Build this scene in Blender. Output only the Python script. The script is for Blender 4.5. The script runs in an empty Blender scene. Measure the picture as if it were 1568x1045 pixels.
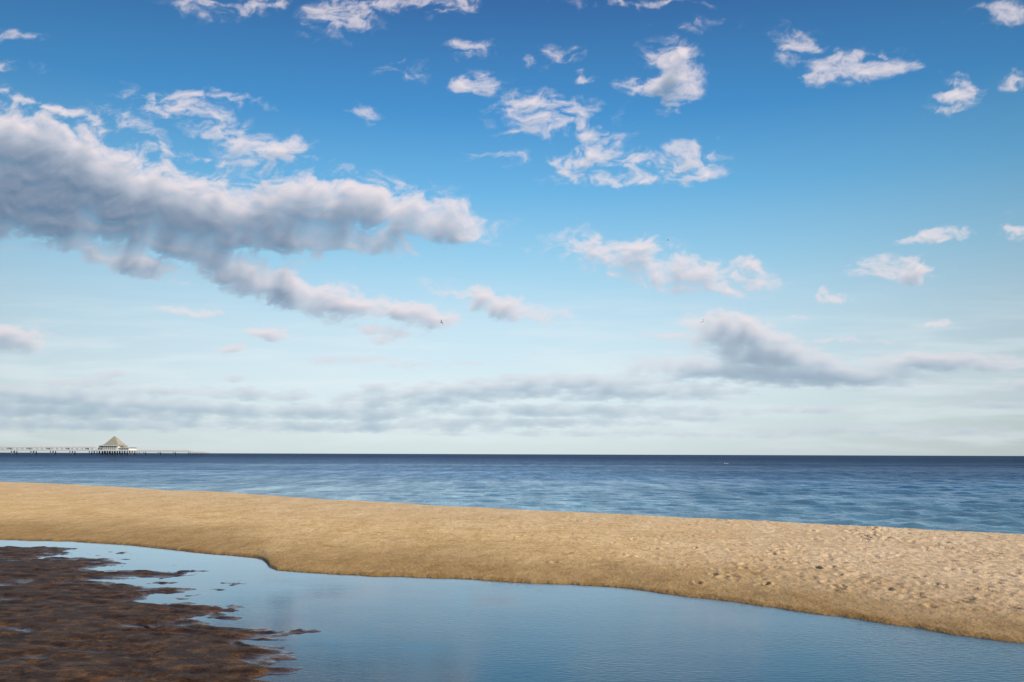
import bpy, bmesh, math, random
import numpy as np
from mathutils import Vector, Matrix
random.seed(4); rng=np.random.default_rng(7)
scene=bpy.context.scene
H=1.7; F=1220.0   # eye height (m), focal length in image pixels (pixels per unit tangent)

# ------------------------------------------------------------------ helpers
def hz(p): return 695.8+(np.asarray(p,float)-784)*0.0033
def lin(c): 
    c=np.asarray(c,float)/255.; return np.where(c<=.04045,c/12.92,((c+.055)/1.055)**2.4)
_p=rng.permutation(256); PERM=np.concatenate([_p,_p]); ANG=rng.random(256)*2*np.pi; GX=np.cos(ANG).astype(np.float32);GY=np.sin(ANG).astype(np.float32)
def pn(x,y,seed=0):
    x=x+seed*17.31; y=y+seed*9.77
    xf=np.floor(x);yf=np.floor(y);xi=xf.astype(np.int32)&255;yi=yf.astype(np.int32)&255
    fx=x-xf;fy=y-yf
    u=fx*fx*fx*(fx*(fx*6-15)+10);v=fy*fy*fy*(fy*(fy*6-15)+10)
    def g(ix,iy,dx,dy):
        h=PERM[(PERM[ix&255]+iy)&255]; return GX[h]*dx+GY[h]*dy
    a=g(xi,yi,fx,fy);b=g(xi+1,yi,fx-1,fy);c=g(xi,yi+1,fx,fy-1);d=g(xi+1,yi+1,fx-1,fy-1)
    return (a+(b-a)*u)+((c+(d-c)*u)-(a+(b-a)*u))*v
def fbm(x,y,o=5,seed=0,gain=.5):
    s=np.zeros_like(x);a=1.;f=1.;t=0
    for i in range(o):
        s+=a*pn(x*f,y*f,seed+i);t+=a;a*=gain;f*=2.03
    return s/t*1.6
def sst(a,b,x):
    t=np.clip((x-a)/(b-a),0,1);return t*t*(3-2*t)
def grid_mesh(name,X,Y,Z,attrs=None,cols=None,smooth=True):
    r,c=X.shape;n=r*c
    co=np.stack([X,Y,Z],-1).reshape(-1,3).astype(np.float32)
    i=np.arange(n).reshape(r,c)
    q=np.stack([i[:-1,:-1],i[:-1,1:],i[1:,1:],i[1:,:-1]],-1).reshape(-1).astype(np.int32)
    me=bpy.data.meshes.new(name);me.vertices.add(n);me.vertices.foreach_set('co',co.ravel())
    nf=(r-1)*(c-1);me.loops.add(nf*4);me.loops.foreach_set('vertex_index',q)
    me.polygons.add(nf);me.polygons.foreach_set('loop_start',np.arange(0,nf*4,4,dtype=np.int32))
    me.update(calc_edges=True)
    if smooth: me.polygons.foreach_set('use_smooth',np.ones(nf,dtype=bool))
    for k,v in (attrs or {}).items():
        a=me.attributes.new(k,'FLOAT','POINT');a.data.foreach_set('value',v.ravel().astype(np.float32))
    for k,v in (cols or {}).items():
        a=me.attributes.new(k,'FLOAT_COLOR','POINT')
        vv=np.ones((n,4),np.float32);vv[:,:3]=v.reshape(-1,3);a.data.foreach_set('color',vv.ravel())
    me.update()
    ob=bpy.data.objects.new(name,me);scene.collection.objects.link(ob);return ob
class NT:
    def __init__(s,tree): s.t=tree;s.n=tree.nodes;s.l=tree.links
    def new(s,ty,**k):
        n=s.n.new(ty)
        for a,b in k.items(): setattr(n,a,b)
        return n
    def link(s,a,b): s.l.new(a,b)
def newmat(name):
    m=bpy.data.materials.new(name);m.use_nodes=True;m.node_tree.nodes.clear();t=NT(m.node_tree)
    out=t.new('ShaderNodeOutputMaterial');return m,t,out
def simple(name,col,rough=.6,var=.15,scale=3.):
    m,t,out=newmat(name);b=t.new('ShaderNodeBsdfPrincipled');b.inputs['Roughness'].default_value=rough
    tc=t.new('ShaderNodeTexCoord');n=t.new('ShaderNodeTexNoise');n.inputs['Scale'].default_value=scale;n.inputs['Detail'].default_value=4
    r=t.new('ShaderNodeValToRGB');r.color_ramp.elements[0].position=.3;r.color_ramp.elements[1].position=.7
    r.color_ramp.elements[0].color=(*[c*(1-var) for c in col],1);r.color_ramp.elements[1].color=(*[min(1,c*(1+var)) for c in col],1)
    t.link(tc.outputs['Object'],n.inputs['Vector']);t.link(n.outputs['Fac'],r.inputs['Fac']);t.link(r.outputs['Color'],b.inputs['Base Color'])
    t.link(b.outputs[0],out.inputs[0]);return m
def noise(t,vec,scale,detail=5,rough=.55,sc=None):
    n=t.new('ShaderNodeTexNoise');n.inputs['Scale'].default_value=scale;n.inputs['Detail'].default_value=detail;n.inputs['Roughness'].default_value=rough
    if sc:
        mp=t.new('ShaderNodeMapping');mp.inputs['Scale'].default_value=sc;t.link(vec,mp.inputs['Vector']);vec=mp.outputs[0]
    t.link(vec,n.inputs['Vector']);return n.outputs['Fac']
def ramp(t,fac,stops):
    r=t.new('ShaderNodeValToRGB');e=r.color_ramp.elements
    while len(e)<len(stops): e.new(.5)
    for i,(p,c) in enumerate(stops): e[i].position=p;e[i].color=(*c,1) if len(c)==3 else c
    t.link(fac,r.inputs['Fac']);return r.outputs['Color']
def mix(t,f,a,bb,mode='MIX'):
    n=t.new('ShaderNodeMix',data_type='RGBA',blend_type=mode)
    for idx,v in ((0,f),(6,a),(7,bb)):
        if isinstance(v,(int,float)): n.inputs[idx].default_value=v
        elif isinstance(v,tuple): n.inputs[idx].default_value=(*v,1)
        else: t.link(v,n.inputs[idx])
    return n.outputs[2]
def math_(t,op,a,bb=None,clamp=False):
    n=t.new('ShaderNodeMath',operation=op,use_clamp=clamp)
    for i,v in enumerate((a,bb)):
        if v is None: continue
        if isinstance(v,(int,float)): n.inputs[i].default_value=v
        else: t.link(v,n.inputs[i])
    return n.outputs[0]

# ------------------------------------------------------------------ camera
cam=bpy.data.cameras.new('camera');cam.lens=28;cam.sensor_width=36;cam.shift_y=(695.8-522.5)/1568
cam.clip_start=.05;cam.clip_end=120000
co=bpy.data.objects.new('camera',cam);scene.collection.objects.link(co)
co.matrix_world=Matrix.Translation((0,0,H))@Matrix.Rotation(math.radians(90),4,'X')@Matrix.Rotation(math.radians(0.19),4,'Z')
scene.camera=co

# ------------------------------------------------------------------ light
SAZ=math.radians(112);SEL=math.radians(30)
S=Vector((math.cos(SEL)*math.sin(SAZ),math.cos(SEL)*math.cos(SAZ),math.sin(SEL)))
sl=bpy.data.lights.new('sun','SUN');sl.energy=5;sl.angle=math.radians(.5);sl.color=(1,.87,.68)
so=bpy.data.objects.new('sun',sl);scene.collection.objects.link(so);so.rotation_euler=S.to_track_quat('Z','Y').to_euler()
w=bpy.data.worlds.new('World');scene.world=w;w.use_nodes=True;t=NT(w.node_tree);t.n.clear()
wo=t.new('ShaderNodeOutputWorld');bg=t.new('ShaderNodeBackground');bg.inputs['Strength'].default_value=.11
sk=t.new('ShaderNodeTexSky');sk.sky_type='NISHITA';sk.sun_disc=False;sk.sun_elevation=SEL;sk.sun_rotation=SAZ
sk.air_density=1.0;sk.dust_density=.3;sk.ozone_density=2.5
hs=t.new('ShaderNodeHueSaturation');hs.inputs['Saturation'].default_value=1.1
t.link(sk.outputs[0],hs.inputs['Color']);t.link(hs.outputs[0],bg.inputs[0])
# maritime haze layered over the clear-air sky: white-blue at the horizon, deep blue overhead
tc=t.new('ShaderNodeTexCoord');sp=t.new('ShaderNodeSeparateXYZ');t.link(tc.outputs['Generated'],sp.inputs[0])
L3=lambda *c: tuple(float(v) for v in lin(c))
hzr=ramp(t,sp.outputs['Z'],[(0,L3(210,225,230)),(.08,L3(221,238,244)),(.16,L3(200,229,243)),(.235,L3(158,211,239)),(.31,L3(112,185,232)),(.39,L3(72,151,213)),(.49,L3(56,112,174)),(.75,L3(34,70,128))])
vd=t.new('ShaderNodeVectorMath',operation='DOT_PRODUCT');t.link(tc.outputs['Generated'],vd.inputs[0]);vd.inputs[1].default_value=(-.04,.985,.17)
corner_dim=math_(t,'MULTIPLY',math_(t,'SUBTRACT',1.0,vd.outputs['Value']),-1.7);corner_dim=math_(t,'MAXIMUM',math_(t,'ADD',corner_dim,1.05),.6)  # vignette-like falloff put into the sky: dims away from view centre
bg2=t.new('ShaderNodeBackground');t.link(hzr,bg2.inputs[0]);t.link(corner_dim,bg2.inputs[1])
ms=t.new('ShaderNodeMixShader');ms.inputs[0].default_value=.88;t.link(bg.outputs[0],ms.inputs[1]);t.link(bg2.outputs[0],ms.inputs[2]);t.link(ms.outputs[0],wo.inputs[0])
scene.view_settings.view_transform='Standard';scene.view_settings.look='None';scene.view_settings.exposure=0

# ------------------------------------------------------------------ shore lines from image pixel points (bearing u -> distance)
def curve(pts,z):
    p=np.array(pts,float);u=(p[:,0]-784)/F;D=(H-z)*F/(p[:,1]-hz(p[:,0]));return u,D
CR=.22
un,dn=curve([(-900,806),(-300,818),(0,826),(110,829),(200,835),(300,846),(370,852),(392,854),(402,857),(408,862),(412,868),(424,873),(480,877),(560,881),(690,885),(760,891),(870,894),(960,901),(1060,915),(1120,922),(1200,934),(1290,945),(1400,962),(1460,972),(1568,983),(1900,1020),(2600,1100)],0.)
uf,df=curve([(-900,720),(-300,730),(0,738),(130,743),(260,751),(330,753),(400,758),(500,765),(600,770),(700,776),(840,783),(960,788),(1080,794),(1200,800),(1320,806),(1400,810),(1500,815),(1568,819),(1900,836),(2600,870)],CR)
ul,dl=curve([(-900,813),(-300,820),(0,826),(60,829),(110,835),(170,849),(240,870),(300,892),(370,930),(440,990),(520,1080),(640,1500)],0.)
DN=lambda u:np.interp(u,un,dn)
DF=lambda u:np.interp(u,uf,df)
DL=lambda u:np.interp(u,ul,dl,right=0.)
_us=np.linspace(-2,2,2001);_k=np.hanning(141);_k/=_k.sum()
_ds=np.convolve(np.pad(DN(_us),70,mode='edge'),_k,'valid')
DNS=lambda u:np.interp(u,_us,_ds)

# ------------------------------------------------------------------ ground
y1=np.linspace(-40,4.4,70,endpoint=False);y2=np.exp(np.linspace(math.log(4.4),math.log(130),760))
ys=np.concatenate([y1,y2]);s=np.linspace(-1,1,1150);uu=s*(.5+.5*s*s)
W=1.2*np.sqrt(ys**2+64)+4
X=W[:,None]*uu[None,:];Y=np.repeat(ys[:,None],len(uu),1)
U=X/np.maximum(Y,2.)
wob=(.12*fbm(X*.9,Y*.3,3,3)+.045*fbm(X*4,Y*1,3,4))*(.25+.75*sst(.02,.08,np.abs(U+.307)))
Dn=DN(U)+wob;Df=DF(U);Dl=DL(U);Dns=DNS(U)
T=Y-Dn;Ts=Y-Dns;Sx=np.clip(Ts/(Df-Dns),0,1)
dune=.03*sst(-.02,.12,T)+.012*sst(.1,.7,T)+(CR-.042)*(1-(1-Sx)**1.6)*sst(-.1,1.0,T)
dune+= sst(.1,1.5,T)*(.020*fbm(X*.5,Y*.5,4,11)+.011*fbm(X*2.2,Y*2.2,3,12))
rgt=sst(-.05,.55,U)
dune+= sst(.25,1.2,T)*rgt*(.008*fbm(X*5,Y*5,3,14)+.013*np.abs(fbm(X*2.6,Y*2.6,3,15)))
back=np.maximum(0,Y-Df)
dune=np.maximum(dune-.13*back,-1.5)
bed=-.02-.12*sst(0,1.6,-T)
fl=Dl-Y
wq=fbm(X*1.2,Y*1.2,3,20)
pat=fbm(X*.7+.6*wq,Y*1.0,6,21,.62)
rip=np.sin(2*np.pi*(Y*2.9+X*.9+1.3*fbm(X*.9,Y*.9,3,23)))
flat=np.clip(.011*fl-.012,-.045,.028)+.080*pat*(1-.30*sst(2.,7.,fl))+.02*fbm(X*2.2,Y*4,4,22)+.010*rip*sst(-.1,.3,wq+.2)
flat=np.where(flat>.035,.035+(flat-.035)*.3,flat)
k=sst(-4.5,-1.4,fl)*sst(.25,1.1,-T)
bed=bed*(1-k)+flat*k
bed=np.maximum(bed,np.clip(.12*(2.6-Y),-1,.6))
Z=np.where(T>0,dune,bed)
edge=sst(-.06,.0,T);Z=np.where((T<=0)&(T>-.06),bed*(1-edge),Z)
def dent(x0,y0,ln,wd,ang,dep):
    r0=np.searchsorted(ys,y0-ln*2.4);r1=np.searchsorted(ys,y0+ln*2.4)
    ca,sa=math.cos(ang),math.sin(ang)
    for r in range(r0,r1):
        row=X[r];c0=np.searchsorted(row,x0-ln*2.4);c1=np.searchsorted(row,x0+ln*2.4)
        if c1<=c0: continue
        dx=row[c0:c1]-x0;dy=ys[r]-y0
        a=(dx*ca+dy*sa)/ln;b=(-dx*sa+dy*ca)/wd;q=a*a+b*b
        Z[r,c0:c1]+= -dep*np.exp(-q*1.6)+dep*.45*np.exp(-((np.sqrt(q)-1.45)/.4)**2)
nprint=0
while nprint<1400:
    u=rng.uniform(-.62,.9);
    if rng.random()>(.03+.97*float(sst(.0,.5,np.array(u)))): continue
    a=float(DN(u));b=float(DF(u));ss=rng.uniform(.06,1.0)**.8
    y=a+(b-a)*ss
    dent(u*y,y,rng.uniform(.04,.12),rng.uniform(.03,.055),rng.uniform(0,math.pi),rng.uniform(.004,.028));nprint+=1
for (sx,sy,ex,ey) in [(6.25,14.0,6.9,16.2),(6.55,14.0,7.3,16.2),(4.6,8.6,4.0,12.5),(2.4,10.2,4.4,12.9)]:
    n=22 if ey>14.5 else 9
    for i in range(n):
        f=i/(n-1);dent(sx+(ex-sx)*f+.08*math.sin(f*7)+rng.normal(0,.04)+(.09 if (i%2 and n<20) else 0),sy+(ey-sy)*f,.09,.05,1.3+rng.normal(0,.3),rng.uniform(.02,.032))
wet=np.where(T>0,1-sst(.0,1.,T/(.5+.5*fbm(X*.8,Y*.5,3,31))),1.)
bw=np.clip(.42*(Df-Dns),2.5,7)
wb=np.minimum(T,Ts+.6)
wet=np.maximum(wet,.80*(1-sst(.0,1.0,(wb+.4*bw*fbm(X*.35,Y*.4,5,32))/bw)**.75)*(T>0))
wet=np.where(back>0,np.maximum(wet,sst(.4,1.4,back)),wet)
wet=np.where((Y<2.6)&(T<0),1-sst(.02,.15,Z),wet)
mud=np.where(T<0,1.,0.)*sst(.3,0,Z-.05)
film=mud*sst(.020,.002,Z);deep_dark=mud*sst(-.015,-.06,Z)  # deep bed darkened, sediment colour in place of light absorbed by water
ground=grid_mesh('sand_beach',X,Y,Z,{'wet':np.clip(wet,0,1),'mud':np.clip(mud,0,1),'trod':rgt,'film':film,'deep_dark':deep_dark,'crest':sst(.3,.95,Sx)})
m,t,out=newmat('sand');b=t.new('ShaderNodeBsdfPrincipled')
tc=t.new('ShaderNodeTexCoord')
A_=lambda n: t.new('ShaderNodeAttribute',attribute_name=n).outputs['Fac']
aw=A_('wet');am=A_('mud');at_=A_('trod');af=A_('film');add_=A_('deep_dark');acr=A_('crest')
O=tc.outputs['Object']
dn_=noise(t,O,1.3,6,.65,(1,.6,1))
dry=ramp(t,dn_,[(.3,(.76,.52,.25)),(.55,(.86,.62,.335)),(.75,(.90,.70,.43))])
dryr=ramp(t,dn_,[(.3,(.73,.54,.35)),(.55,(.84,.65,.45)),(.75,(.88,.72,.52))])
dry=mix(t,math_(t,'MAXIMUM',at_,math_(t,'MULTIPLY',acr,.55)),dry,dryr)
grain=ramp(t,noise(t,O,60,4,.7),[(.3,(.68,.68,.68)),(.7,(1.12,1.12,1.12))])
dry=mix(t,.75,dry,grain,'MULTIPLY')
patch=ramp(t,noise(t,O,4,6,.72,(.5,1.6,1)),[(.36,(.76,.69,.58)),(.56,(1.05,1.05,1.05))])
dry=mix(t,.75,dry,patch,'MULTIPLY')
wetc=ramp(t,noise(t,O,2.5,5,.6,(1,.5,1)),[(.3,(.25,.145,.05)),(.7,(.43,.28,.12))])
mudc=ramp(t,noise(t,O,6,8,.75,(.8,1.3,1)),[(.3,(.020,.010,.006)),(.5,(.055,.028,.013)),(.7,(.20,.100,.035))])
c=mix(t,aw,dry,wetc);c=mix(t,am,c,mudc);c=mix(t,add_,c,(.012,.014,.018))
t.link(c,b.inputs['Base Color'])
def mr(f,a,bb):
    n=t.new('ShaderNodeMapRange');t.link(f,n.inputs[0])
    for i,v in ((3,a),(4,bb)):
        if isinstance(v,(int,float)): n.inputs[i].default_value=v
        else: t.link(v,n.inputs[i])
    return n.outputs[0]
t.link(mr(af,mr(am,.9,.5),.10),b.inputs['Roughness'])
t.link(mr(af,.10,.6),b.inputs['Specular IOR Level'])
hh=math_(t,'ADD',noise(t,O,22,5,.65),math_(t,'MULTIPLY',noise(t,O,6,3,.5),1.6))
bp=t.new('ShaderNodeBump');bp.inputs['Distance'].default_value=.024;t.link(hh,bp.inputs['Height'])
t.link(mr(af,.9,.15),bp.inputs['Strength'])
t.link(bp.outputs[0],b.inputs['Normal']);t.link(b.outputs[0],out.inputs[0]);ground.data.materials.append(m)

# ------------------------------------------------------------------ sea
ucol=np.linspace(-1.7,1.7,900)
fk=np.concatenate([np.exp(np.linspace(0,math.log(35),900)),np.exp(np.linspace(math.log(35.5),math.log(1500),50))])
start=(DNS(ucol)*.35+DF(ucol)*.65)
Y=start[None,:]*fk[:,None];X=Y*ucol[None,:]
Z=np.zeros_like(X)
for i in range(44):
    lam=.3*(3.2/.3)**(rng.random()**1.1);th=math.radians(rng.normal(-100,34));kx,ky=math.cos(th)*2*math.pi/lam,math.sin(th)*2*math.pi/lam
    step=Y*.004;fade=np.clip(1.6-step*5/lam,0,1)
    ph=kx*X+ky*Y+rng.random()*6.28+1.2*pn(X*.3/lam,Y*.3/lam,i)
    Z+=(.0075*lam**.7*fade*(1-2*np.abs(np.sin(ph/2)))) if lam>.8 else .006*lam**.8*fade*np.sin(ph)
gust=sst(-.35,.4,fbm(X*.010,Y*.05,5,55))
shore=sst(1.0,1.8,Y/start)
lr=sst(-.3,.6,np.repeat(ucol[None,:],len(fk),0))
Z*=(.5+.65*gust)*(.15+.85*shore)*(.6+.6*lr)
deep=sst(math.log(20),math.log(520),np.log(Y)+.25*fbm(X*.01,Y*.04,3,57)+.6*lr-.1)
calm=(1-lr)*(1-sst(1.1,2.4,Y/start))
sea=grid_mesh('sea',X,Y,Z,{'deep':deep,'gust':gust*(1-.8*calm)})
m,t,out=newmat('sea_water')
tc=t.new('ShaderNodeTexCoord');O=tc.outputs['Object']
ad=t.new('ShaderNodeAttribute',attribute_name='deep');ag=t.new('ShaderNodeAttribute',attribute_name='gust')
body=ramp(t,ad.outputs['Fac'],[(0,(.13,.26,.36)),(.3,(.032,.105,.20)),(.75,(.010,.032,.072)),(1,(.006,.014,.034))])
h1=noise(t,O,3.2,5,.66,(1.,.5,1));h2=noise(t,O,.7,6,.72,(1,.16,1));h3=noise(t,O,.07,6,.72,(.5,.7,1))
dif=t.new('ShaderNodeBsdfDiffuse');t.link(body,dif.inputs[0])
gl=t.new('ShaderNodeBsdfGlossy');gl.inputs['Roughness'].default_value=.10
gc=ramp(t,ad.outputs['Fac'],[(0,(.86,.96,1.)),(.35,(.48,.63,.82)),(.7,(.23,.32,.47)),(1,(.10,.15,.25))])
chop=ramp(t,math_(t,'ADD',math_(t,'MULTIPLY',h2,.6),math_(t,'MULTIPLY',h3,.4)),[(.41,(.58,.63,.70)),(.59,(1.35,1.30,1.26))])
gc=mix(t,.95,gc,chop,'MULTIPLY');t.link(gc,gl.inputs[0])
hh=math_(t,'ADD',math_(t,'MULTIPLY',h1,math_(t,'ADD',math_(t,'MULTIPLY',ag.outputs['Fac'],.24),.08)),math_(t,'MULTIPLY',h2,.35))
bp=t.new('ShaderNodeBump');bp.inputs['Strength'].default_value=1;bp.inputs['Distance'].default_value=.3;t.link(hh,bp.inputs['Height'])
t.link(bp.outputs[0],gl.inputs['Normal'])
fr=t.new('ShaderNodeFresnel');fr.inputs[0].default_value=1.33;t.link(bp.outputs[0],fr.inputs['Normal'])
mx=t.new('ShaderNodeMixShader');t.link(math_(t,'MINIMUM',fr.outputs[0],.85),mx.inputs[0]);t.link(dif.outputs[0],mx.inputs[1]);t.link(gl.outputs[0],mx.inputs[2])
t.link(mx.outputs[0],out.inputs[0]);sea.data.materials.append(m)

# ------------------------------------------------------------------ pool water
ucol=np.linspace(-1.7,1.7,200);mid=DNS(ucol)*.6+DF(ucol)*.4
fr_=np.linspace(0,1,40);Y=1.2+(mid[None,:]-1.2)*fr_[:,None];X=Y*ucol[None,:]
pool=grid_mesh('tidal_pool',X,Y,np.zeros_like(X))
m,t,out=newmat('pool_water');tc=t.new('ShaderNodeTexCoord');O=tc.outputs['Object']
tr=t.new('ShaderNodeBsdfTransparent');tr.inputs[0].default_value=(.28,.36,.48,1)
gl=t.new('ShaderNodeBsdfGlossy');gl.inputs['Roughness'].default_value=.015;gl.inputs[0].default_value=(.80,.92,1,1)
r1=noise(t,O,12,3,.55,(1,2.6,1));r2=noise(t,O,1.2,3,.5,(1,2,1))
sx_=t.new('ShaderNodeSeparateXYZ');t.link(O,sx_.inputs[0])
wind=t.new('ShaderNodeMapRange');t.link(sx_.outputs[0],wind.inputs[0]);wind.inputs[1].default_value=-2.5;wind.inputs[2].default_value=3.5;wind.inputs[3].default_value=.4;wind.inputs[4].default_value=1.3
msk=math_(t,'MULTIPLY',ramp(t,noise(t,O,.35,3,.5,(1,1.3,1)),[(.35,(.2,.2,.2)),(.62,(1,1,1))]),wind.outputs[0])
hh=math_(t,'ADD',math_(t,'MULTIPLY',r1,math_(t,'MULTIPLY',msk,.15)),math_(t,'MULTIPLY',r2,.05))
bp=t.new('ShaderNodeBump');bp.inputs['Strength'].default_value=1;bp.inputs['Distance'].default_value=.022;t.link(hh,bp.inputs['Height'])
t.link(bp.outputs[0],gl.inputs['Normal'])
fr=t.new('ShaderNodeFresnel');fr.inputs[0].default_value=1.5;t.link(bp.outputs[0],fr.inputs['Normal'])
ff=math_(t,'MULTIPLY',fr.outputs[0],1.45,True)
mx=t.new('ShaderNodeMixShader');t.link(ff,mx.inputs[0]);t.link(tr.outputs[0],mx.inputs[1]);t.link(gl.outputs[0],mx.inputs[2])
t.link(mx.outputs[0],out.inputs[0]);pool.data.materials.append(m)

# ------------------------------------------------------------------ sky dome with clouds
azf=np.radians(np.concatenate([np.linspace(-180,-42,90,endpoint=False),np.linspace(-42,42,1400,endpoint=False),np.linspace(42,180,90)]))
elf=np.radians(np.concatenate([np.linspace(-.6,38,660,endpoint=False),np.linspace(38,90,50)]))
EL,AZ=np.meshgrid(elf,azf,indexing='ij')
R=30000.
DX=R*np.cos(EL)*np.sin(AZ);DY=R*np.cos(EL)*np.cos(AZ);DZ=R*np.sin(EL)
ca=np.clip(np.cos(AZ),.45,1)
A=np.where(np.cos(AZ)>.45,F*np.tan(np.clip(AZ,-1.1,1.1)),np.sign(AZ)*F*(1.985+1.4*(np.abs(AZ)-1.104)))
B=F*np.tan(np.clip(EL,-.1,1.35))/ca
PX=A+784;PY=696-B
# clouds in image pixels: (x, y, half-width, half-height, tilt deg, strength)
CL=[(30,215,140,36,15,1.05),(-20,290,130,50,5,1.25),(120,265,130,38,18,1.1),(225,302,140,36,14,1.1),(340,328,120,34,8,1.1),(480,312,125,30,2,1.05),(600,328,95,28,8,1.0),(668,342,42,24,0,1.0),(430,362,130,20,6,.95),(90,340,110,24,14,1.0),(250,350,90,18,14,.85),(160,310,120,34,14,1.1),
(60,165,110,7,14,.6),(270,172,75,20,14,.50),(340,200,65,24,24,.52),(412,242,40,22,0,.82),(330,150,70,8,8,.44),(10,335,40,16,8,.7),(300,245,100,8,14,.46),(200,190,60,14,24,.38),(190,225,60,10,20,.44),
(195,402,75,14,14,.98),(320,402,45,12,10,.9),(430,440,85,20,10,1.08),(520,468,65,18,8,1.05),(640,482,46,15,6,1.0),(590,508,55,7,5,.65),(262,378,80,16,12,.98),(250,427,40,8,14,.75),(370,420,50,12,10,.9),(570,385,50,8,0,.5),
(770,468,70,13,14,.98),(830,490,36,5,8,.65),(15,520,50,15,4,1.0),(410,512,34,8,8,.78),(355,536,16,7,0,.75),(585,522,20,6,0,.55),
(345,12,60,15,0,.5),(525,22,38,28,0,.62),(470,45,14,9,0,.5),(590,12,36,10,0,.56),(660,8,50,12,0,.66),(1000,0,110,8,0,.40),(1060,40,60,12,0,.30),(420,8,30,8,0,.38),
(615,110,30,12,0,.50),(720,75,34,12,0,.46),(725,128,25,15,0,.70),(815,158,42,17,0,.72),(862,85,22,11,0,.50),(900,120,14,7,0,.48),(820,100,20,8,0,.40),
(1022,112,32,34,0,1.0),(1030,158,20,10,0,.75),(965,130,26,11,0,.56),(1215,68,30,24,20,.54),(1245,118,18,8,0,.5),(1312,102,48,16,-5,.88),(1465,145,28,21,0,.80),(1555,120,22,13,0,.5),(1540,20,60,20,0,.34),(10,60,40,10,0,.38),(20,105,50,8,0,.36),
(550,180,18,10,0,.40),(860,185,75,38,0,.42),(880,242,50,18,0,.56),(940,248,60,16,0,.56),(1040,242,50,16,-8,.70),(1055,265,38,13,0,.62),(915,275,70,7,0,.55),(920,208,42,13,0,.46),(800,205,30,10,0,.38),(770,240,60,12,0,.34),(980,272,40,7,0,.5),
(935,380,78,18,5,.74),(1005,400,65,16,8,.68),(1090,425,66,20,4,.78),(1142,402,20,10,0,.7),(960,425,50,8,10,.5),
(1372,408,56,13,0,.88),(1425,358,42,8,-4,.76),(1558,352,20,10,0,.66),(1274,456,22,8,0,.78),(1430,495,28,5,0,.6),(1215,480,15,4,0,.45),
(1140,515,64,20,12,1.05),(1105,496,32,12,0,.9),(1185,545,90,14,6,1.1),(1240,574,135,13,2,1.2),(1100,566,95,12,2,1.05),(1320,578,55,10,0,1.05),(1430,552,90,11,-2,1.08),(1500,560,40,7,0,.9),(1020,512,40,6,0,.55),
(60,612,190,12,3,1.0),(90,632,220,9,1,1.0),(290,628,170,9,2,.98),(480,632,120,9,1,.92),(650,608,120,15,-4,.86),(760,598,100,12,0,.88),(860,630,200,8,0,.98),(900,585,115,11,0,.92),(940,602,110,10,0,.86),(780,579,17,5,0,1.0),(580,640,30,6,0,.9),(1040,600,90,9,0,.85),
(1060,640,50,4,0,.85),(1530,618,60,5,0,.85),(1590,590,50,8,0,.9),(175,577,20,5,0,.8),(362,583,14,5,0,.8),(100,652,260,8,0,.86),(1390,658,260,6,0,.75),(500,655,240,7,0,.8),(780,648,200,7,0,.8),(400,605,80,8,0,.8),(1200,628,120,5,0,.7),(575,595,24,5,0,.8),
(540,552,60,5,0,.65),(300,480,50,6,6,.55),(1300,520,60,5,0,.55),(130,590,60,6,0,.75),(250,600,70,6,0,.7),(1000,665,300,5,0,.6),(650,560,120,5,0,.5)]
CL+=[(rng.uniform(-4200,-150),rng.uniform(40,680),rng.uniform(60,200),rng.uniform(15,50),rng.uniform(-8,8),rng.uniform(.7,1.1)) for _ in range(60)]
CL+=[(rng.uniform(1700,5800),rng.uniform(40,680),rng.uniform(60,200),rng.uniform(15,50),rng.uniform(-8,8),rng.uniform(.7,1.1)) for _ in range(60)]
def field(px,py):
    w1=fbm(px/95,py/60,4,41);w2=fbm(px/95,py/60,4,42)
    wa=26*np.clip((700-py)/350,.22,1)
    w3=fbm(px/28,py/20,4,43);w4=fbm(px/28,py/20,4,44)
    qx=px+wa*(w1*1.2+.45*w3);qy=py+wa*(w2*.6+.40*w4)
    M=np.zeros_like(px)
    for (cx,cy,rx,ry,ti,st) in CL:
        c,s_=math.cos(math.radians(ti)),math.sin(math.radians(ti))
        bx=rx*3+60;by=ry*3+rx*.35+50
        idx=np.nonzero((np.abs(px-cx)<bx)&(np.abs(py-cy)<by))
        if len(idx[0])==0: continue
        dx=qx[idx]-cx;dy=qy[idx]-cy
        a=(dx*c+dy*s_)/rx;b_=(-dx*s_+dy*c)/ry
        g=st*np.exp(-.50*(a*a+b_*b_));o=M[idx]
        M[idx]=np.maximum(o,g)+.12*np.minimum(o,g)
    hzw=sst(260,60,696-py)
    n1=fbm(px/52+.9*w1,py/30+.9*w2,7,61,.62);n2=fbm(px/40,py/11,6,62,.58)
    n=n1*(1-hzw)+n2*hzw
    thick=sst(.65,1.1,M)
    return M+(1.08-.35*hzw)*n*(.2+.8*sst(0,.5,M))*(1-.38*thick*(1-hzw))
Dd=field(PX,PY)
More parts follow.
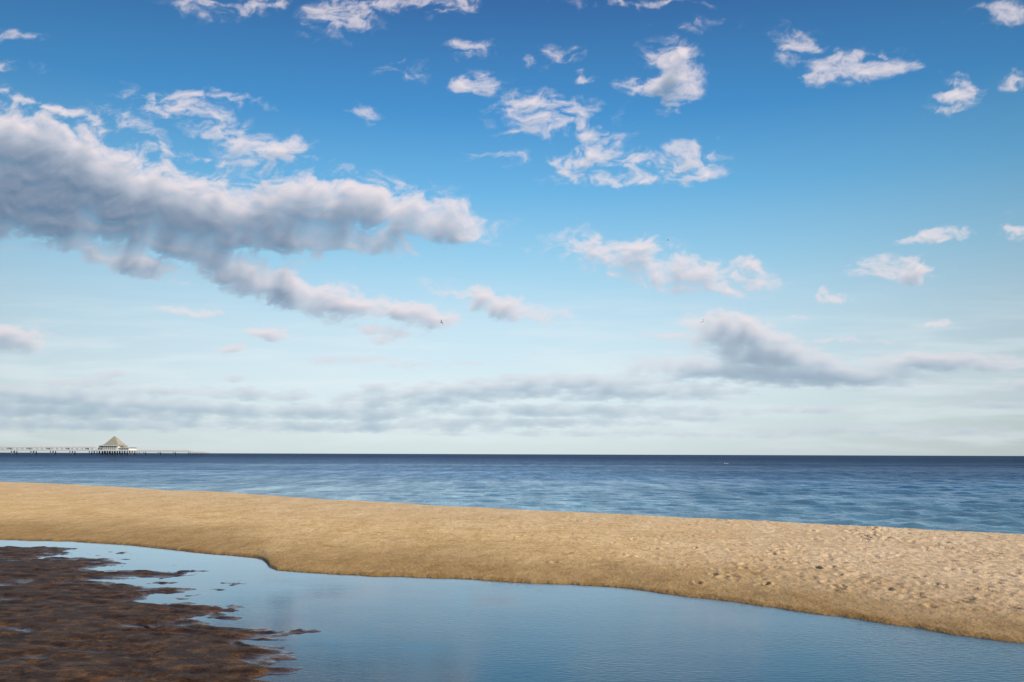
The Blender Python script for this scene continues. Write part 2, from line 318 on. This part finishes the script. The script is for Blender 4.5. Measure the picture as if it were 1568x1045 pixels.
# coarse raster of the same field for self-shadowing along the sun path
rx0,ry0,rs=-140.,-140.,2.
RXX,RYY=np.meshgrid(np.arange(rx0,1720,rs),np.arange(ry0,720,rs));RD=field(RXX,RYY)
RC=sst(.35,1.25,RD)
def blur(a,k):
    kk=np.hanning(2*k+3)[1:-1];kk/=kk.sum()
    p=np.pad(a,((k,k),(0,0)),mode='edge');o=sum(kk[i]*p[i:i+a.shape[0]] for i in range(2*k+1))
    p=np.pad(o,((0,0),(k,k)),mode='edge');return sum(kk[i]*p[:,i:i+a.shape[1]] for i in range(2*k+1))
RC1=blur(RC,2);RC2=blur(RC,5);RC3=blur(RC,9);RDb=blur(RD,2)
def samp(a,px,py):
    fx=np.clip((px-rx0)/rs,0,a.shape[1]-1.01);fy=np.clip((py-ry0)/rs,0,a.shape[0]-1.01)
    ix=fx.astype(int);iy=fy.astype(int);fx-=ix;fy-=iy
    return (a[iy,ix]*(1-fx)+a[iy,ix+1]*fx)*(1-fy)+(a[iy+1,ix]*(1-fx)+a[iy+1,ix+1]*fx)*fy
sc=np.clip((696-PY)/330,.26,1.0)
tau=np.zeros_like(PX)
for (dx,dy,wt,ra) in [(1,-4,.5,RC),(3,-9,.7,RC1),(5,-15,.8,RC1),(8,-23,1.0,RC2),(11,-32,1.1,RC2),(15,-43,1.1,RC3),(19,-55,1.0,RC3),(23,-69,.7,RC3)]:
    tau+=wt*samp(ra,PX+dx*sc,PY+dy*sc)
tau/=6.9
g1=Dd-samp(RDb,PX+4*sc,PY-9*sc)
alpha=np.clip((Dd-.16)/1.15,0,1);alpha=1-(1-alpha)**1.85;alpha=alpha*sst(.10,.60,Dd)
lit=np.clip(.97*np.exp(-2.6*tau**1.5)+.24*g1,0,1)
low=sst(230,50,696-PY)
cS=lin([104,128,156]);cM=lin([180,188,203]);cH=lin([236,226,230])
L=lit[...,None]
colr=np.where(L<.45,cS+(cM-cS)*(L/.45),cM+(cH-cM)*((L-.45)/.55))  # cloud light and shade baked into the emitted vertex colour
lw=low[...,None];colr=colr*(1-.55*lw)+lin([174,200,216])*.55*lw
alpha=alpha*(.98-.18*low)
veil=.42*sst(-.25,.5,fbm(PX/170,PY/20,5,91))*sst(300,110,696-PY)*sst(-5,25,696-PY)
vc=lin([228,238,242])
tot=alpha+veil*(1-alpha);colr=(colr*alpha[...,None]+vc*(veil*(1-alpha))[...,None])/np.maximum(tot,1e-4)[...,None]
alpha=np.clip(tot*sst(-.4,.3,np.degrees(EL)),0,1)*sst(75,60,np.degrees(EL))
sky=grid_mesh('sky',DX,DY,DZ,{'cover':alpha},{'baked_tone':colr})
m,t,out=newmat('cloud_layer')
a1=t.new('ShaderNodeAttribute',attribute_name='cover');a2=t.new('ShaderNodeAttribute',attribute_name='baked_tone')
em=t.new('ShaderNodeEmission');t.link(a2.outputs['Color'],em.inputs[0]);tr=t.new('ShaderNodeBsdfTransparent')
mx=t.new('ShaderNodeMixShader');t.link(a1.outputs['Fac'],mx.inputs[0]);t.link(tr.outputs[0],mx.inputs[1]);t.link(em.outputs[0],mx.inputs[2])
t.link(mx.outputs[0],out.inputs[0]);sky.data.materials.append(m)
m.cycles.emission_sampling='NONE'

# ------------------------------------------------------------------ pier
def bm_obj(name,build,mat,parent=None):
    bm=bmesh.new();build(bm);me=bpy.data.meshes.new(name);bm.to_mesh(me);bm.free();me.materials.append(mat)
    o=bpy.data.objects.new(name,me);scene.collection.objects.link(o)
    if parent: o.parent=parent
    return o
def box(bm,x0,x1,y0,y1,z0,z1):
    v=[bm.verts.new(p) for p in [(x0,y0,z0),(x1,y0,z0),(x1,y1,z0),(x0,y1,z0),(x0,y0,z1),(x1,y0,z1),(x1,y1,z1),(x0,y1,z1)]]
    for f in [(0,3,2,1),(4,5,6,7),(0,1,5,4),(1,2,6,5),(2,3,7,6),(3,0,4,7)]: bm.faces.new([v[i] for i in f])
def pyr(bm,x0,x1,y0,y1,z0,z1,top=0.):
    cx,cy=(x0+x1)/2,(y0+y1)/2;tx,ty=(x1-x0)/2*top,(y1-y0)/2*top
    b=[bm.verts.new(p) for p in [(x0,y0,z0),(x1,y0,z0),(x1,y1,z0),(x0,y1,z0)]]
    if top>0:
        u=[bm.verts.new(p) for p in [(cx-tx,cy-ty,z1),(cx+tx,cy-ty,z1),(cx+tx,cy+ty,z1),(cx-tx,cy+ty,z1)]]
        for i in range(4): bm.faces.new([b[i],b[(i+1)%4],u[(i+1)%4],u[i]])
        bm.faces.new(u)
    else:
        a=bm.verts.new((cx,cy,z1))
        for i in range(4): bm.faces.new([b[i],b[(i+1)%4],a])
    bm.faces.new(b[::-1])
def gable(bm,x0,x1,y0,y1,z0,z1):
    p=[(x0,y0,z0),(x1,y0,z0),(x1,y1,z0),(x0,y1,z0),((x0+x1)/2,y0,z1),((x0+x1)/2,y1,z1)];v=[bm.verts.new(q) for q in p]
    for f in [(0,1,4),(2,3,5),(1,2,5,4),(3,0,4,5),(3,2,1,0)]: bm.faces.new([v[i] for i in f])
def cyl(bm,x,y,z0,z1,r,n=8):
    bmesh.ops.create_cone(bm,cap_ends=True,segments=n,radius1=r,radius2=r,depth=z1-z0,matrix=Matrix.Translation((x,y,(z0+z1)/2)))
white=simple('white_paint',(.82,.82,.82),.5,.05);piles=simple('weathered_piles',(.12,.13,.14),.8,.3)
deckm=simple('deck_boards',(.33,.30,.27),.8,.2);roofm=simple('grey_roof',(.33,.33,.27),.7,.12,.6);glass=simple('window_glass',(.07,.10,.14),.15,.2)
pier=bpy.data.objects.new('pier',None);scene.collection.objects.link(pier)
pav=bpy.data.objects.new('pier_pavilion',None);scene.collection.objects.link(pav)
for o in (pier,pav): o.location=(-399,800,0)
DK=4.3
bm_obj('deck',lambda bm:(box(bm,-420,-16.2,-3,3,DK-.5,DK),box(bm,22.2,78,-2.5,2.5,DK-1.4,DK-.9),box(bm,78,93,-5,5,1.9,2.3)),deckm,pier)
def _edge(bm):
    box(bm,-420,-16.2,-3.3,-3.01,DK-1.0,DK+.5);box(bm,22.2,78,-2.8,-2.51,DK-1.8,DK+.1);box(bm,78,93,-5.3,-5.01,1.6,3.1)
bm_obj('deck_edge',_edge,white,pier)
def _piles(bm):
    for x in np.arange(-413,-18,19.5):
        for d in (-1.2,1.2):
            for y in (-2.4,2.4): cyl(bm,x+d,y,-3,DK-.85,.45)
    for x in np.arange(30,78,15.):
        for y in (-2,2): cyl(bm,x,y,-3,DK-1.61,.42)
    for x in (79.5,85,90.5):
        for y in (-4,4): cyl(bm,x,y,-3,1.7,.4)
bm_obj('piles',_piles,piles,pier)
def _rail(bm):
    for x in np.arange(22.5,78,2.): box(bm,x-.06,x+.06,-2.45,-2.33,DK-.9,DK+.15)
    box(bm,22.3,78,-2.47,-2.31,DK+.15,DK+.3);box(bm,22.3,78,-2.45,-2.36,DK-.4,DK-.33)
    for x in np.arange(-419,-17,3.): box(bm,x-.06,x+.06,-2.95,-2.83,DK,DK+1.05)
    box(bm,-420,-16.3,-2.97,-2.8,DK+1.05,DK+1.2)
bm_obj('railing',_rail,white,pier)
def _gal(bm):
    for x in np.arange(-418,-18,5.):
        for y in (-1.2,1.2): box(bm,x-.17,x+.17,y-.17,y+.17,DK,DK+2.2)
    for x in np.arange(-418,-18,19.5): box(bm,x-1.3,x+1.3,-1.6,1.6,DK+.01,DK+2.1)
    box(bm,-420.2,-16.8,-2.4,2.4,DK+2.2,DK+3.1);pyr(bm,-420,-17,-2.2,2.2,DK+3.103,DK+3.6,.985)
bm_obj('gallery',_gal,white,pier)
def _lamps(bm):
    for x in np.arange(28,78,12.): cyl(bm,x,0,DK-.9,DK+2.6,.09,6);bmesh.ops.create_icosphere(bm,subdivisions=1,radius=.28,matrix=Matrix.Translation((x,0,DK+2.7)))
bm_obj('lamp_posts',_lamps,white,pier)
bm_obj('platform',lambda bm:box(bm,-16,22,-13,13,DK-.8,DK),deckm,pav)
def _pp(bm):
    for x in np.arange(-15,22,5.):
        for y in np.arange(-11,12,5.5): cyl(bm,x,y,-3,DK-.8,.45)
bm_obj('platform_piles',_pp,piles,pav)
def _walls(bm):
    box(bm,-7.5,7.5,-9,9,DK,DK+4.6);box(bm,-13,-7.5,-8,8,DK,DK+2.4);box(bm,7.5,18,-8,8,DK,DK+2.4)
    box(bm,-12,-9,-7.5,-2,DK+2.4,DK+3.4);box(bm,9.5,13.5,-7.5,-2,DK+2.4,DK+3.4)
    for x in np.arange(-15.8,22,1.9): box(bm,x-.06,x+.06,-12.9,-12.78,DK,DK+1.)
    box(bm,-16,22,-12.93,-12.75,DK+1.,DK+1.14);box(bm,-16.1,22.1,-13.3,-13.01,DK-.75,DK+.3)
bm_obj('walls',_walls,white,pav)
def _win(bm):
    for x in np.arange(-6.6,6.2,2.15): box(bm,x-.1,x+1.1,-9.06,-9.003,DK+.7,DK+2.0);box(bm,x-.1,x+1.1,-9.06,-9.003,DK+2.8,DK+3.8)
    for x in (-12.4,-10.1): box(bm,x,x+1.3,-8.06,-8.003,DK+.5,DK+1.8)
    for x in (8.2,10.7,13.2,15.7): box(bm,x,x+1.4,-8.06,-8.003,DK+.5,DK+1.8)
bm_obj('windows',_win,glass,pav)
def _roof(bm):
    pyr(bm,-8.8,8.8,-10,10,DK+4.603,DK+5.6,.84);pyr(bm,-7.2,7.2,-7.7,7.7,DK+5.603,DK+14.2,.06)
    gable(bm,-12.6,-8.4,-8.2,-1.5,DK+3.403,DK+5.0);gable(bm,9.,14.1,-8.2,-1.5,DK+3.403,DK+5.)
    pyr(bm,7.503,19,-8.8,8.8,DK+2.403,DK+3.1,.7);pyr(bm,-13.8,-7.503,-8.8,8.8,DK+2.403,DK+3.,.7)
bm_obj('roof',_roof,roofm,pav)
bm_obj('finial',lambda bm:(cyl(bm,0,0,DK+14.2,DK+15.8,.12,6),pyr(bm,-.5,.5,-.5,.5,DK+14.203,DK+15.)),white,pav)
bm_obj('cornice',lambda bm:(box(bm,-8.95,8.95,-10.15,-10.003,DK+4.3,DK+4.9),box(bm,7.6,19.1,-8.95,-8.803,DK+2.1,DK+2.7),box(bm,-13.9,-7.6,-8.95,-8.803,DK+2.1,DK+2.7)),white,pav)

# ------------------------------------------------------------------ gulls
gullm=simple('gull_feathers',(.25,.25,.27),.7,.25,4)
gullw=simple('gull_white',(.8,.8,.78),.7,.08,4)
def gull(loc,rot,flap,bank,mat,floating=False):
    def b(bm):
        bmesh.ops.create_uvsphere(bm,u_segments=12,v_segments=8,radius=1,matrix=Matrix.Diagonal((.08,.26,.075,1)))
        bmesh.ops.create_uvsphere(bm,u_segments=10,v_segments=6,radius=.052,matrix=Matrix.Translation((0,.26,.03 if not floating else .12)))
        if floating: bmesh.ops.create_cone(bm,cap_ends=True,segments=8,radius1=.05,radius2=.035,depth=.14,matrix=Matrix.Translation((0,.23,.05)))
        bmesh.ops.create_cone(bm,cap_ends=True,segments=6,radius1=.014,radius2=.002,depth=.07,matrix=Matrix.Translation((0,.34,.02 if not floating else .115))@Matrix.Rotation(-math.pi/2,4,'X'))
        t=[bm.verts.new(p) for p in [(-.03,-.22,0),(.03,-.22,0),(.08,-.42,.01),(-.08,-.42,.01)]];bm.faces.new(t)
        for s in (-1,1):
            if floating: pts=[(.05,.14,.04),(.085,0,.05),(.07,-.2,.05),(.02,-.38,.07),(.02,-.1,.08)];bm.faces.new([bm.verts.new((s*x,y,z)) for x,y,z in pts]);continue
            st=[(.04,.10,-.10,.03),(.3,.16,-.06,.03+.25*flap),(.48,.12,-.06,.03+.26*flap),(.7,-.06,-.12,.03+.1*flap)]
            pr=None
            for (x,f,r,z) in st:
                cu=(bm.verts.new((s*x,f,z)),bm.verts.new((s*x,r,z-.01)))
                if pr: bm.faces.new([pr[0],cu[0],cu[1],pr[1]])
                pr=cu
    o=bm_obj('seagull',b,mat);o.location=loc;o.rotation_euler=(0,bank,rot);return o
def at(px,py,d): return ((px-784)/F*d,d,H+(hz(px)-py)/F*d)
gull(at(675,494,190),.9,1.2,.9,gullm);gull(at(1076,493,190),-.7,1.3,-.8,gullm);gull(at(1022,368,330),1.2,1.,.3,gullm)
g=gull((0,0,0),1.3,0,0,gullw,True);g.scale=(1.2,1.2,1.2);g.location=(39.8,148,.06)

# ------------------------------------------------------------------ driftwood bit on the wet flat
dw=simple('driftwood',(.05,.03,.02),.8,.3,20)
def stick(px,py,ln,ang,zz=.0):
    D=(H-zz)*F/(py-float(hz(px)));x=(px-784)/F*D
    def b(bm):
        pts=[];n=6
        for i in range(n+1):
            f=i/n;pts.append(Vector((ln*(f-.5),.03*math.sin(f*5+px),.012+.008*math.sin(f*9))))
        rings=[]
        for i,p in enumerate(pts):
            r=.012*(1-.6*i/n);rings.append([bm.verts.new(p+Vector((0,r*math.cos(a),r*math.sin(a)))) for a in np.linspace(0,2*math.pi,6,endpoint=False)])
        for i in range(n):
            for j in range(6): bm.faces.new([rings[i][j],rings[i][(j+1)%6],rings[i+1][(j+1)%6],rings[i+1][j]])
        bm.faces.new(rings[0][::-1]);bm.faces.new(rings[-1])
    o=bm_obj('driftwood_twig',b,dw);o.location=(x,D,zz);o.rotation_euler=(0,0,ang)
stick(235,962,.16,.3,.02)
